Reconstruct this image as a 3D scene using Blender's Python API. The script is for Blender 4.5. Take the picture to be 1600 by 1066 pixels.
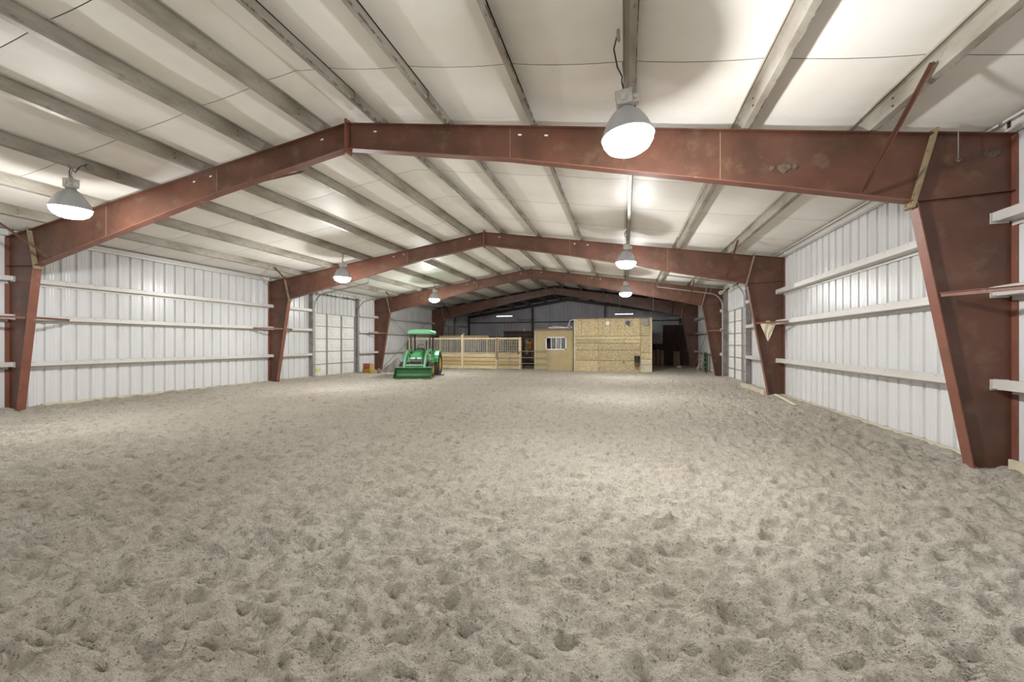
import bpy, math, random
import numpy as np
random.seed(7); rng = np.random.default_rng(11)
for o in list(bpy.data.objects): bpy.data.objects.remove(o, do_unlink=True)
SC = bpy.context.scene; COL = SC.collection
# ------------------------------------------------------------------ camera, world, exposure
TH = 0.2638
cam_d = bpy.data.cameras.new('camera'); cam = bpy.data.objects.new('camera', cam_d); COL.objects.link(cam)
cam.location = (0, 0, 1.57); cam.rotation_euler = (math.pi/2, 0, TH)
cam_d.sensor_width = 36; cam_d.lens = 36*653/1600; cam_d.shift_y = 4.05/1600; cam_d.clip_start = .05; cam_d.clip_end = 200
SC.camera = cam
W = bpy.data.worlds.new('world'); SC.world = W; W.use_nodes = True
W.node_tree.nodes['Background'].inputs[0].default_value = (.5, .55, .6, 1)
W.node_tree.nodes['Background'].inputs[1].default_value = .3
SC.view_settings.view_transform = 'Standard'; SC.view_settings.look = 'None'
SC.view_settings.gamma = 1; SC.view_settings.use_curve_mapping = False
SC.view_settings.exposure = 0.3
LAMP_W = 340.0; BULB, BEAM = .62, .82
SC.cycles.diffuse_bounces = 6; SC.cycles.max_bounces = 10

# ------------------------------------------------------------------ plan of the building
XR, XL, XA = 4.45, -13.88, -4.715
HA, SL = 5.436, 0.1521
L, D1 = 7.41, 6.37
FY = [D1 + i*L for i in range(4)]
YN, YE = -8.45, 36.0
ORD = ['first', 'second', 'third', 'fourth']
def rz(x): return HA - SL*abs(x - XA)
def mx(x): return 2*XA - x

# ------------------------------------------------------------------ materials
MATS = {}
def mat(name, c, rough=.6, metal=0, c2=None, scale=3, stretch=(1, 1, 1), contrast=(.4, .65), bump=0, bscale=None, spec=.5, detail=5,
        c3=None, scale3=1, con3=(.5, .7)):
    m = bpy.data.materials.new(name); m.use_nodes = True; nt = m.node_tree; b = nt.nodes['Principled BSDF']
    b.inputs['Roughness'].default_value = rough; b.inputs['Metallic'].default_value = metal
    b.inputs['Specular IOR Level'].default_value = spec
    b.inputs['Base Color'].default_value = (*c, 1)
    if c2 or bump or c3:
        tc = nt.nodes.new('ShaderNodeTexCoord'); mp = nt.nodes.new('ShaderNodeMapping'); mp.inputs['Scale'].default_value = stretch
        nt.links.new(tc.outputs['Object'], mp.inputs[0])
        def noise(s, d=detail):
            n = nt.nodes.new('ShaderNodeTexNoise'); n.inputs['Scale'].default_value = s; n.inputs['Detail'].default_value = d
            n.inputs['Roughness'].default_value = .62
            nt.links.new(mp.outputs[0], n.inputs['Vector']); return n.outputs[0]
        cur = None
        def layer(cur, col, s, con):
            r = nt.nodes.new('ShaderNodeMapRange'); r.inputs[1].default_value = con[0]; r.inputs[2].default_value = con[1]
            nt.links.new(noise(s), r.inputs[0])
            mix = nt.nodes.new('ShaderNodeMix'); mix.data_type = 'RGBA'
            mix.inputs[7].default_value = (*col, 1)
            if cur is None: mix.inputs[6].default_value = (*c, 1)
            else: nt.links.new(cur, mix.inputs[6])
            nt.links.new(r.outputs[0], mix.inputs[0]); return mix.outputs[2]
        if c2: cur = layer(cur, c2, scale, contrast)
        if c3: cur = layer(cur, c3, scale3, con3)
        if cur is not None: nt.links.new(cur, b.inputs['Base Color'])
        if bump:
            bp = nt.nodes.new('ShaderNodeBump'); bp.inputs['Strength'].default_value = 1; bp.inputs['Distance'].default_value = bump
            nt.links.new(noise(bscale or scale, 4), bp.inputs['Height']); nt.links.new(bp.outputs[0], b.inputs['Normal'])
    MATS[name] = m; return m
def emit(name, c, s):
    m = bpy.data.materials.new(name); m.use_nodes = True; b = m.node_tree.nodes['Principled BSDF']
    b.inputs['Base Color'].default_value = (*c, 1); b.inputs['Emission Color'].default_value = (*c, 1); b.inputs['Emission Strength'].default_value = s
    return m
def glass(name, tint):
    m = bpy.data.materials.new(name); m.use_nodes = True; b = m.node_tree.nodes['Principled BSDF']
    b.inputs['Base Color'].default_value = (*tint, 1); b.inputs['Roughness'].default_value = .02; b.inputs['Transmission Weight'].default_value = 1
    b.inputs['IOR'].default_value = 1.1; return m
M_RED = mat('red_oxide_steel', (.122, .05, .031), .42, 0, (.068, .032, .019), 1.3, contrast=(.42, .68), c3=(.155, .095, .06), scale3=3.1, con3=(.54, .76), bump=.0006, bscale=60)
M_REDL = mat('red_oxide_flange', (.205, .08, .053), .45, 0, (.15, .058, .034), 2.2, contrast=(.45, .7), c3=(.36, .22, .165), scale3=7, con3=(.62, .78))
M_DUST = mat('dusty_plate', (.27, .215, .13), .6, 0, (.16, .09, .05), 5, contrast=(.5, .75))
M_PURL = mat('galvanized_purlin', (.40, .372, .325), .45, .2, (.22, .195, .15), 2.4, (1, .35, 1), (.42, .68), c3=(.16, .13, .1), scale3=11, con3=(.6, .72))
M_LIP = mat('dirt_caked_lip', (.33, .30, .25), .8, 0, (.1, .08, .06), 6, contrast=(.42, .55))
M_GIRT = mat('galvanized_girt', (.64, .63, .61), .4, .12, (.55, .53, .49), 2.5, (1, .3, 1), (.45, .7))
M_WALL = mat('white_sheet', (.68, .69, .70), .26, 0, (.60, .60, .59), 1.5, (1, 1, .4), (.5, .75))
M_ENDW = mat('bare_galvanized_sheet', (.56, .56, .60), .45, .1, (.46, .46, .49), 1.2, (1, 1, .4))
M_INS = mat('white_vinyl_facing', (.88, .86, .815), .5, 0, (.81, .785, .73), .55, contrast=(.42, .62), bump=.006, bscale=3.0, spec=.3, c3=(.2, .17, .14), scale3=17, con3=(.735, .76))
M_INS_SHADED = mat('shaded_roof_lining', (.085, .082, .095), .6, 0, (.05, .05, .058), .8)  # dimness of the unlit last bay put into the lining colour
M_DECK = mat('roof_deck', (.12, .11, .1), .7)
M_DARKST = mat('dark_steel', (.07, .06, .055), .5, .2, (.12, .09, .07), 4)
M_JAMB = mat('grey_jamb_steel', (.30, .28, .27), .5, .2, (.2, .17, .16), 3)
M_DOOR = mat('white_door_panel', (.80, .80, .78), .45, 0, (.66, .65, .62), 2.2, contrast=(.5, .75))
M_STILE = mat('door_stile', (.33, .34, .33), .45, .4)
M_TRACK = mat('track_steel', (.36, .36, .35), .4, .5)
M_SHADE = mat('lamp_shade', (.50, .52, .55), .3, .3)
M_BOX = mat('ballast_box', (.62, .61, .57), .5, .1, (.45, .43, .4), 12)
M_BLACK = mat('black_rubber', (.015, .015, .015), .6)
M_PINE = mat('pine_boards', (.60, .48, .27), .65, 0, (.45, .31, .14), 1.6, (1, 8, 10), (.45, .7), c3=(.2, .12, .05), scale3=2.6, con3=(.68, .74))
M_PINE2 = mat('pine_boards_light', (.66, .56, .36), .65, 0, (.5, .38, .2), 1.9, (1, 8, 10), (.45, .7))
M_PINE3 = mat('pine_boards_tan', (.52, .40, .21), .65, 0, (.40, .28, .13), 2.2, (1, 8, 10), (.4, .7))
M_PINEL = mat('pale_pine', (.72, .62, .42), .6, 0, (.6, .47, .27), 3, (3, 3, .5))
M_BAR = mat('cream_bars', (.68, .64, .52), .5)
M_DKW = mat('dark_wood', (.038, .022, .018), .8, 0, (.07, .04, .026), 3, (4, 4, .6))
M_OLDW = mat('old_wood', (.33, .24, .15), .8, 0, (.2, .13, .08), 4, (6, 6, .6))
M_TAN = mat('tan_panel', (.45, .37, .205), .7, 0, (.40, .32, .17), 1.4, bump=.001, bscale=90)
M_WHITE = mat('white_paint', (.8, .8, .78), .5)
M_LTBD = mat('pale_board', (.62, .57, .44), .7, 0, (.52, .46, .33), 5)
M_GREY = mat('grey_plastic', (.2, .2, .19), .5)
M_GREEN = mat('tractor_green', (.06, .40, .14), .42, 0, (.09, .46, .19), 4)
M_GREENP = mat('pale_green_steel', (.27, .55, .35), .45, 0, (.19, .48, .27), 6)
M_GREEND = mat('bucket_green', (.012, .10, .02), .4, 0, (.07, .12, .04), 5, (1, 1, 3), (.5, .75))
M_YEL = mat('tractor_yellow', (.62, .46, .04), .4)
M_ROOF = mat('canopy_green', (.17, .62, .30), .35)
M_TIRE = mat('tire_rubber', (.03, .028, .026), .8, 0, (.12, .105, .09), 7)
M_LUG = mat('dusty_tread', (.17, .155, .14), .85, 0, (.06, .055, .05), 9)
M_DKM = mat('dark_machinery', (.04, .036, .033), .6)
M_TARP = mat('grey_tarp', (.235, .215, .195), .7, 0, (.12, .108, .09), 2.2, bump=.02, bscale=5)
M_REDB = mat('red_crate_plastic', (.30, .075, .045), .5); M_ORG = mat('amber_crate', (.42, .22, .04), .5)
M_YELB = mat('yellow_pail', (.62, .50, .09), .5); M_PEACH = mat('peach_box', (.55, .33, .2), .6)
M_BLUEG = mat('grey_gate_tube', (.27, .27, .255), .45, .2)
M_CREAM = mat('cream_cloth', (.72, .66, .5), .8); M_STRAW = mat('straw', (.66, .58, .4), .7)
M_CLOD = mat('dirt_clod', (.24, .20, .16), .95); M_MUD = mat('mud_nest', (.12, .085, .06), .95)
M_GLASS = glass('window_glass', (.85, .88, .9)); M_CURT = mat('curtain', (.5, .5, .52), .8); M_PLUM = mat('plum_curtain', (.09, .05, .07), .8)
M_LENS = emit('lamp_lens', (1, .99, .97), 12.0); M_TUBE = emit('fluorescent_tube', (1, 1, 1), 4.0)
M_RUST = mat('rusty_metal', (.15, .065, .032), .7)

def osb_mat(nm, g):
    m = bpy.data.materials.new(nm); m.use_nodes = True; nt = m.node_tree; b = nt.nodes['Principled BSDF']; b.inputs['Roughness'].default_value = .7
    tc = nt.nodes.new('ShaderNodeTexCoord'); mp = nt.nodes.new('ShaderNodeMapping'); mp.inputs['Scale'].default_value = (30, 30, 42)
    nt.links.new(tc.outputs['Object'], mp.inputs[0])
    v = nt.nodes.new('ShaderNodeTexVoronoi'); v.inputs['Scale'].default_value = 1
    nt.links.new(mp.outputs[0], v.inputs['Vector'])
    s = nt.nodes.new('ShaderNodeSeparateColor'); nt.links.new(v.outputs['Color'], s.inputs[0])
    r = nt.nodes.new('ShaderNodeValToRGB'); e = r.color_ramp.elements
    e[0].position = 0; e[0].color = (.27, .20, .10, 1); e[1].position = 1; e[1].color = (.68, .59, .39, 1)
    k = r.color_ramp.elements.new(.3); k.color = (.42, .34, .18, 1); k = r.color_ramp.elements.new(.75); k.color = (.53, .44, .255, 1)
    for q in r.color_ramp.elements: q.color = (*[min(1, w*g) for w in q.color[:3]], 1)
    nt.links.new(s.outputs[0], r.inputs[0]); nt.links.new(r.outputs[0], b.inputs['Base Color'])
    return m
M_OSB = osb_mat('osb', 1.0); OSBS = [M_OSB, osb_mat('osb_light', 1.13), osb_mat('osb_dull', .86), osb_mat('osb_mid', .95)]
def sand_mat():
    m = bpy.data.materials.new('arena_sand'); m.use_nodes = True; nt = m.node_tree; b = nt.nodes['Principled BSDF']
    b.inputs['Roughness'].default_value = .95; b.inputs['Specular IOR Level'].default_value = .15
    tc = nt.nodes.new('ShaderNodeTexCoord')
    def noise(s, d=4, r=.6):
        n = nt.nodes.new('ShaderNodeTexNoise'); n.inputs['Scale'].default_value = s; n.inputs['Detail'].default_value = d; n.inputs['Roughness'].default_value = r
        nt.links.new(tc.outputs['Object'], n.inputs['Vector']); return n.outputs[0]
    def mixc(fac, a, c, lo, hi):
        r = nt.nodes.new('ShaderNodeMapRange'); r.inputs[1].default_value = lo; r.inputs[2].default_value = hi; nt.links.new(fac, r.inputs[0])
        x = nt.nodes.new('ShaderNodeMix'); x.data_type = 'RGBA'; nt.links.new(r.outputs[0], x.inputs[0])
        if isinstance(a, tuple): x.inputs[6].default_value = (*a, 1)
        else: nt.links.new(a, x.inputs[6])
        x.inputs[7].default_value = (*c, 1); return x.outputs[2]
    c = mixc(noise(.5, 4), (.71, .665, .58), (.65, .585, .495), .35, .65)
    c = mixc(noise(7.0, 6, .7), c, (.40, .35, .28), .52, .70)
    c = mixc(noise(55, 3, .7), c, (.22, .18, .14), .56, .7)
    nt.links.new(c, b.inputs['Base Color'])
    b1 = nt.nodes.new('ShaderNodeBump'); b1.inputs['Distance'].default_value = .12; b1.inputs['Strength'].default_value = 1
    nt.links.new(noise(14, 8, .68), b1.inputs['Height'])
    b2 = nt.nodes.new('ShaderNodeBump'); b2.inputs['Distance'].default_value = .014; b2.inputs['Strength'].default_value = 1
    nt.links.new(noise(110, 3, .7), b2.inputs['Height']); nt.links.new(b1.outputs[0], b2.inputs['Normal'])
    nt.links.new(b2.outputs[0], b.inputs['Normal'])
    return m
M_SAND = sand_mat()

# ------------------------------------------------------------------ mesh helpers
class MB:
    def __init__(s): s.v = []; s.f = []
    def add(s, v, f):
        n = len(s.v); s.v += [tuple(p) for p in v]; s.f += [tuple(i+n for i in q) for q in f]; return s
    def box(s, x0, x1, y0, y1, z0, z1):
        return s.add([(x0, y0, z0), (x1, y0, z0), (x1, y1, z0), (x0, y1, z0), (x0, y0, z1), (x1, y0, z1), (x1, y1, z1), (x0, y1, z1)],
                     [(0, 3, 2, 1), (4, 5, 6, 7), (0, 1, 5, 4), (1, 2, 6, 5), (2, 3, 7, 6), (3, 0, 4, 7)])
    def prism(s, poly, a, b, axis='y'):      # poly in the two other axes, in order
        n = len(poly)
        def P(p, t): return {'y': (p[0], t, p[1]), 'x': (t, p[0], p[1]), 'z': (p[0], p[1], t)}[axis]
        v = [P(p, a) for p in poly] + [P(p, b) for p in poly]
        f = [tuple(range(n))[::-1], tuple(range(n, 2*n))] + [(i, (i+1) % n, n+(i+1) % n, n+i) for i in range(n)]
        return s.add(v, f)
    def bar(s, p, q, w, h, up=(0, 0, 1)):
        p = np.array(p, float); q = np.array(q, float); d = q-p; d /= np.linalg.norm(d); u = np.array(up, float)
        if abs(d @ u) > .99: u = np.array((1., 0, 0))
        r = np.cross(d, u); r /= np.linalg.norm(r); u = np.cross(r, d)
        c = [(-1, -1), (1, -1), (1, 1), (-1, 1)]
        v = [e + r*a*w/2 + u*b*h/2 for e in (p, q) for a, b in c]
        return s.add(v, [(3, 2, 1, 0), (4, 5, 6, 7), (0, 1, 5, 4), (1, 2, 6, 5), (2, 3, 7, 6), (3, 0, 4, 7)])
    def tube(s, pts, rad, n=8, cap=True):
        pts = [np.array(p, float) for p in pts]; v = []; f = []
        for i, p in enumerate(pts):
            d = pts[min(i+1, len(pts)-1)] - pts[max(i-1, 0)]; d /= np.linalg.norm(d)
            u = np.array((0, 0, 1.)) if abs(d[2]) < .9 else np.array((1., 0, 0))
            r = np.cross(d, u); r /= np.linalg.norm(r); u = np.cross(r, d)
            rr = rad[i] if isinstance(rad, (list, tuple)) else rad
            v += [p + rr*(math.cos(2*math.pi*k/n)*r + math.sin(2*math.pi*k/n)*u) for k in range(n)]
        for i in range(len(pts)-1):
            f += [(i*n+k, i*n+(k+1) % n, (i+1)*n+(k+1) % n, (i+1)*n+k) for k in range(n)]
        if cap: f += [tuple(range(n))[::-1], tuple(range((len(pts)-1)*n, len(pts)*n))]
        return s.add(v, f)
    def lathe(s, prof, c=(0, 0, 0), n=32, axis='z', closed=False):
        v = []; f = []
        for r, h in prof:
            for k in range(n):
                a = 2*math.pi*k/n; x, y = r*math.cos(a), r*math.sin(a)
                p = {'z': (x, y, h), 'x': (h, x, y), 'y': (x, h, y)}[axis]
                v.append((c[0]+p[0], c[1]+p[1], c[2]+p[2]))
        m = len(prof)
        for i in range(m-1 + (1 if closed else 0)):
            j = (i+1) % m
            f += [(i*n+k, i*n+(k+1) % n, j*n+(k+1) % n, j*n+k) for k in range(n)]
        return s.add(v, f)
    def build(s, name, m, parent=None, smooth=False, bevel=0):
        me = bpy.data.meshes.new(name); me.from_pydata(s.v, [], s.f); me.validate()
        import bmesh
        bm = bmesh.new(); bm.from_mesh(me); bmesh.ops.recalc_face_normals(bm, faces=bm.faces[:])
        if bevel: bmesh.ops.bevel(bm, geom=bm.edges[:], offset=bevel, segments=1, affect='EDGES')
        bm.to_mesh(me); bm.free()
        if smooth:
            for p in me.polygons: p.use_smooth = True
        if m: me.materials.append(m)
        o = bpy.data.objects.new(name, me); COL.objects.link(o)
        if parent: put(o, parent)
        return o
WORLDPOS = {}
def put(o, parent):
    # children are modelled in the parent's local frame unless the parent sits at a known place
    o.parent = parent
def thing(name, label, cat, loc=(0, 0, 0), rot=0, group=None):
    o = bpy.data.objects.new(name, None); COL.objects.link(o); o.location = loc; o.rotation_euler = (0, 0, rot); o.empty_display_size = .2
    return tag(o, label, cat, group)
def tag(o, label, cat, group=None):
    o['label'] = label; o['category'] = cat
    if group: o['group'] = group
    return o
def struct(o, label=None):
    o['kind'] = 'structure'
    if label: o['label'] = label
    return o
def clone(o, parent, **kw):
    c = o.copy(); COL.objects.link(c); c.parent = parent
    for k, v in kw.items(): setattr(c, k, v)
    for ch in o.children: clone(ch, c)
    return c
def skin(pts, t):                            # thin open polyline -> closed polygon of thickness t
    P = [np.array(p, float) for p in pts]; N = []
    for i in range(len(P)):
        a = P[i]-P[i-1] if i else P[1]-P[0]; b = P[i+1]-P[i] if i < len(P)-1 else a
        a = a/np.linalg.norm(a); b = b/np.linalg.norm(b)
        n = np.array((-a[1]-b[1], a[0]+b[0])); n /= max(np.linalg.norm(n), 1e-6)
        c = max(.35, n @ np.array((-a[1], a[0]))); N.append(n/c)
    return [tuple(p) for p in P] + [tuple(p+n*t) for p, n in zip(P[::-1], N[::-1])]

# ------------------------------------------------------------------ sand floor
def vnoise(x, y, seed):
    xi = np.floor(x).astype(np.int64); yi = np.floor(y).astype(np.int64); fx = x-xi; fy = y-yi
    fx = fx*fx*(3-2*fx); fy = fy*fy*(3-2*fy)
    def h(a, b):
        n = (a*374761393 + b*668265263 + seed*974634777) & 0xffffffff
        n = ((n ^ (n >> 13))*1274126177) & 0xffffffff
        return ((n ^ (n >> 16)) & 0xffff)/65535.0
    return (h(xi, yi)*(1-fx)+h(xi+1, yi)*fx)*(1-fy) + (h(xi, yi+1)*(1-fx)+h(xi+1, yi+1)*fx)*fy
def axis_pts(segs):
    out = []
    for a, b, st in segs: out += list(np.arange(a, b-1e-6, st))
    return np.array(out + [segs[-1][1]])
GX = axis_pts([(-14.05, -6, .05), (-6, -3, .03), (-3, 4.6, .02)])
ys = [1.2]
while ys[-1] < 36.2: ys.append(ys[-1] + max(.012, .0095*ys[-1]))
GY = np.concatenate([np.arange(-8.5, 1.15, .16), np.array(ys)])
XX, YY = np.meshgrid(GX, GY)
def ridged(x, y, s): return 1-np.abs(2*vnoise(x, y, s)-1)
wx = XX + .12*(vnoise(XX*3, YY*3, 31)-.5); wy = YY + .12*(vnoise(XX*3, YY*3, 32)-.5)
Hh = .030*(vnoise(wx*1.3, wy*1.6, 1)-.5) + .036*(vnoise(wx*2.6, wy*5, 2)-.5) + .044*(ridged(wx*3.4, wy*9, 3)**1.5-.4) + .054*(ridged(wx*7, wy*16, 13)**1.5-.4) \
    + .042*(vnoise(wx*12, wy*19, 4)-.5) + .024*(vnoise(XX*34, YY*38, 5)-.5)
for i in range(2600):                         # hoof prints
    near = i < 1700
    cx = rng.uniform(-7, 4.2) if near else rng.uniform(-13.5, 4.2); cy = rng.uniform(1.3, 12) if near else rng.uniform(10, 30)
    r = rng.uniform(.04, .085); dp = rng.uniform(.010, .034)
    i0, i1 = np.searchsorted(GX, (cx-2.5*r, cx+2.5*r)); j0, j1 = np.searchsorted(GY, (cy-2.5*r, cy+2.5*r))
    if i1-i0 < 2 or j1-j0 < 2: continue
    a = rng.uniform(0, 3.14); dx = XX[j0:j1, i0:i1]-cx; dy = YY[j0:j1, i0:i1]-cy
    u = (dx*math.cos(a)+dy*math.sin(a))/1.35; v = -dx*math.sin(a)+dy*math.cos(a); q = (u*u+v*v)/(r*r)
    Hh[j0:j1, i0:i1] += -dp*np.exp(-q*q) + .55*dp*np.exp(-((np.sqrt(q)-1.45)/.38)**2)*(1+.8*np.sin(np.arctan2(v, u)+a))*.6
fade = 1/(1+(np.maximum(YY-16, 0)/10)**2)
Hh *= .45+.55*fade
Hh *= 1-.6*np.exp(-((4.5-XX)/.4)**2)
Hh += .115*np.exp(-((4.55-XX)/.6)**2)*(.75+.4*vnoise(XX, YY*.8, 8))*(YY < 31) + .05*np.exp(-((XX+13.95)/.6)**2)
Hh -= .012
nx, ny = len(GX), len(GY)
co = np.stack([XX, YY, Hh], -1).reshape(-1, 3).astype(np.float32)
idx = np.arange(nx*ny).reshape(ny, nx)
quads = np.stack([idx[:-1, :-1], idx[:-1, 1:], idx[1:, 1:], idx[1:, :-1]], -1).reshape(-1)
me = bpy.data.meshes.new('floor'); me.vertices.add(nx*ny); me.vertices.foreach_set('co', co.ravel())
nq = len(quads)//4; me.loops.add(nq*4); me.loops.foreach_set('vertex_index', quads.astype(np.int32))
me.polygons.add(nq); me.polygons.foreach_set('loop_start', np.arange(0, nq*4, 4, dtype=np.int32))
me.update(calc_edges=True); me.polygons.foreach_set('use_smooth', np.ones(nq, bool)); me.materials.append(M_SAND); me.validate()
floor = bpy.data.objects.new('floor', me); COL.objects.link(floor); struct(floor, 'pale hoof-marked sand arena floor')
def hz(x, y):
    i = min(max(np.searchsorted(GX, x), 0), nx-1); j = min(max(np.searchsorted(GY, y), 0), ny-1); return float(Hh[j, i])

# ------------------------------------------------------------------ ceiling
PX = [-4.15, -2.87, -1.41, .05, 1.55, 3.0]
PXS = sorted([mx(x) for x in PX]) + PX
dk = MB()
for x0, x1 in ((XL-.25, XA), (XA, XR+.25)):
    dk.prism([(x0, rz(x0)+.235), (x1, rz(x1)+.235), (x1, rz(x1)+.28), (x0, rz(x0)+.28)], YN-.2, YE+.2)
ceiling = struct(dk.build('ceiling', M_DECK), 'gabled roof lined with white insulation between purlins')
edges = [XL-.05] + PXS + [XR+.05]
ROLL, Y0R = 1.83, -.34
bays = []
for a, b in zip(edges[:-1], edges[1:]):
    a += .022; b -= .022; n = 8; m = 6; mb = MB(); xs = [a+(b-a)*i/n for i in range(n+1)]
    if a < XA < b: xs = sorted(xs + [XA])
    for j in range(m+1):
        t = j/m
        for x in xs:
            s = (x-a)/(b-a); sag = .05*math.sin(math.pi*s)**.8*(.75+.25*math.sin(math.pi*t))
            if min(t, 1-t) < .01: sag -= .008*math.sin(math.pi*s)
            mb.v.append((x, .005+t*(ROLL-.01), rz(x)+.215-sag))
    k = len(xs)
    for j in range(m):
        for i in range(k-1): mb.f.append((j*k+i, j*k+i+1, (j+1)*k+i+1, (j+1)*k+i))
    bays.append(mb)
for mb in bays:
    o = mb.build('insulation_panel', M_INS, ceiling, smooth=True); o.location.y = Y0R
    dkm = o.data.copy(); dkm.materials[0] = M_INS_SHADED
    for r in range(1, 20):
        c = clone(o, ceiling, location=(0, Y0R+r*ROLL, 0))
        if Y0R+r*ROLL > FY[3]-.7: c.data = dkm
bk = MB()
for a, b in ((XL-.05, XA), (XA, XR+.05)):
    bk.prism([(a, rz(a)+.2), (b, rz(b)+.2), (b, rz(b)+.215), (a, rz(a)+.215)], YN, Y0R-.01)
bk.build('insulation_sheet', M_INS, ceiling)

# ------------------------------------------------------------------ walls of ribbed sheet
RIB = .312
def profile(w):
    pts = [(0, 0)]; n = max(1, int(round(w/RIB)))
    for k in range(int(w/RIB)+1):
        o = k*RIB
        for a, d in ((.068, 0), (.082, .042), (.128, .042), (.142, 0), (.205, 0), (.213, .004), (.226, .004), (.234, 0), (.262, 0), (.27, .004), (.283, .004), (.291, 0)):
            if o+a < w-.002: pts.append((o+a, d))
    pts.append((w, 0)); return pts
def panel_mesh(w, zb, ztop):
    mb = MB(); p = profile(w); n = len(p)
    for (u, d) in p: mb.v.append((u, d, zb))
    for (u, d) in p: mb.v.append((u, d, ztop(u) if callable(ztop) else ztop))
    mb.f = [(i, i+1, n+i+1, n+i) for i in range(n-1)]
    return mb
PW = RIB*3
def wall_run(parent, side, a, b, zb, zt, m):
    """ribbed sheets along Y on a side wall; recess points outwards"""
    first = {}
    t = a
    while t < b-.02:
        w = min(PW, b-t); key = round(w, 3)
        if key not in first:
            mb = panel_mesh(w, zb, zt)
            if side > 0: mb.v = [(XR+.02+d, u, z) for u, d, z in mb.v]
            else: mb.v = [(XL-.02-d, u, z) for u, d, z in mb.v]
            o = mb.build('wall_panel', m, parent); o.location.y = t; first[key] = o
        else: clone(first[key], parent, location=(0, t, 0))
        t += PW
def side_wall(name, side, doors, label):
    x = XR+.085 if side > 0 else XL-.085
    x0, x1 = sorted((x, x+.06*side)); mb = MB(); cur = YN
    for a, b in doors: mb.box(x0, x1, cur, a, -.35, 4.2); mb.box(x0, x1, a, b, 3.02, 4.2); cur = b
    mb.box(x0, x1, cur, YE, -.35, 4.2)
    w = struct(mb.build(name, M_WALL), label)
    cur = 0.0
    for a, b in doors + [(YE, None)]:
        wall_run(w, side, cur, a, -.3, 4.16, M_WALL)
        if b: wall_run(w, side, a, b, 3.0, 4.16, M_WALL); cur = b
    return w
wall_right = side_wall('wall_right', 1, [(17.15, 20.6)], 'white ribbed steel wall on the right')
wall_left = side_wall('wall_left', -1, [(16.1, 19.3), (29.4, 32.6)], 'white ribbed steel wall on the left')
mb = MB(); mb.prism([(XL-.13, -.35), (XR+.13, -.35), (XR+.13, rz(XR)+.2), (XA, HA+.22), (XL-.13, rz(XL)+.2)], YE+.07, YE+.13)
wall_back = struct(mb.build('wall_back', M_ENDW), 'dull grey ribbed gable wall at the far end')
t = XL-.02
while t < XR:
    w = min(PW, XR+.02-t); x0 = t
    zt = lambda u: rz(x0+u)+.2
    mb = panel_mesh(w, -.3, zt); mb.v = [(x0+u, YE+d, z) for u, d, z in mb.v]; mb.build('wall_panel', M_ENDW, wall_back); t += PW
mb = MB(); mb.prism([(XL-.13, -.35), (XR+.13, -.35), (XR+.13, rz(XR)+.2), (XA, HA+.22), (XL-.13, rz(XL)+.2)], YN-.08, YN)
wall_front = struct(mb.build('wall_front', M_WALL), 'plain gable wall behind the viewpoint')

# skirting boards half buried in the sand
mb = MB()
for a, b in ((.4, 5.9), (6.9, 13.2), (14.2, 15.9), (19.5, 29.2)): mb.box(XL+.01, XL+.05, a, b, -.1, .09)
struct(mb.build('baseboard_left', M_LTBD), 'weathered timber skirt board at the foot of the left wall')
mb = MB(); mb.box(XR-.11, XR-.07, 1, 6.25, -.1, .215); mb.box(XR-.09, XR-.05, 6.6, 13.6, -.1, .12); mb.box(XR-.45, XR-.3, 14.0, 16.6, .0, .16)
struct(mb.build('baseboard_right', M_LTBD), 'weathered timber skirt board at the foot of the right wall')

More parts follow.
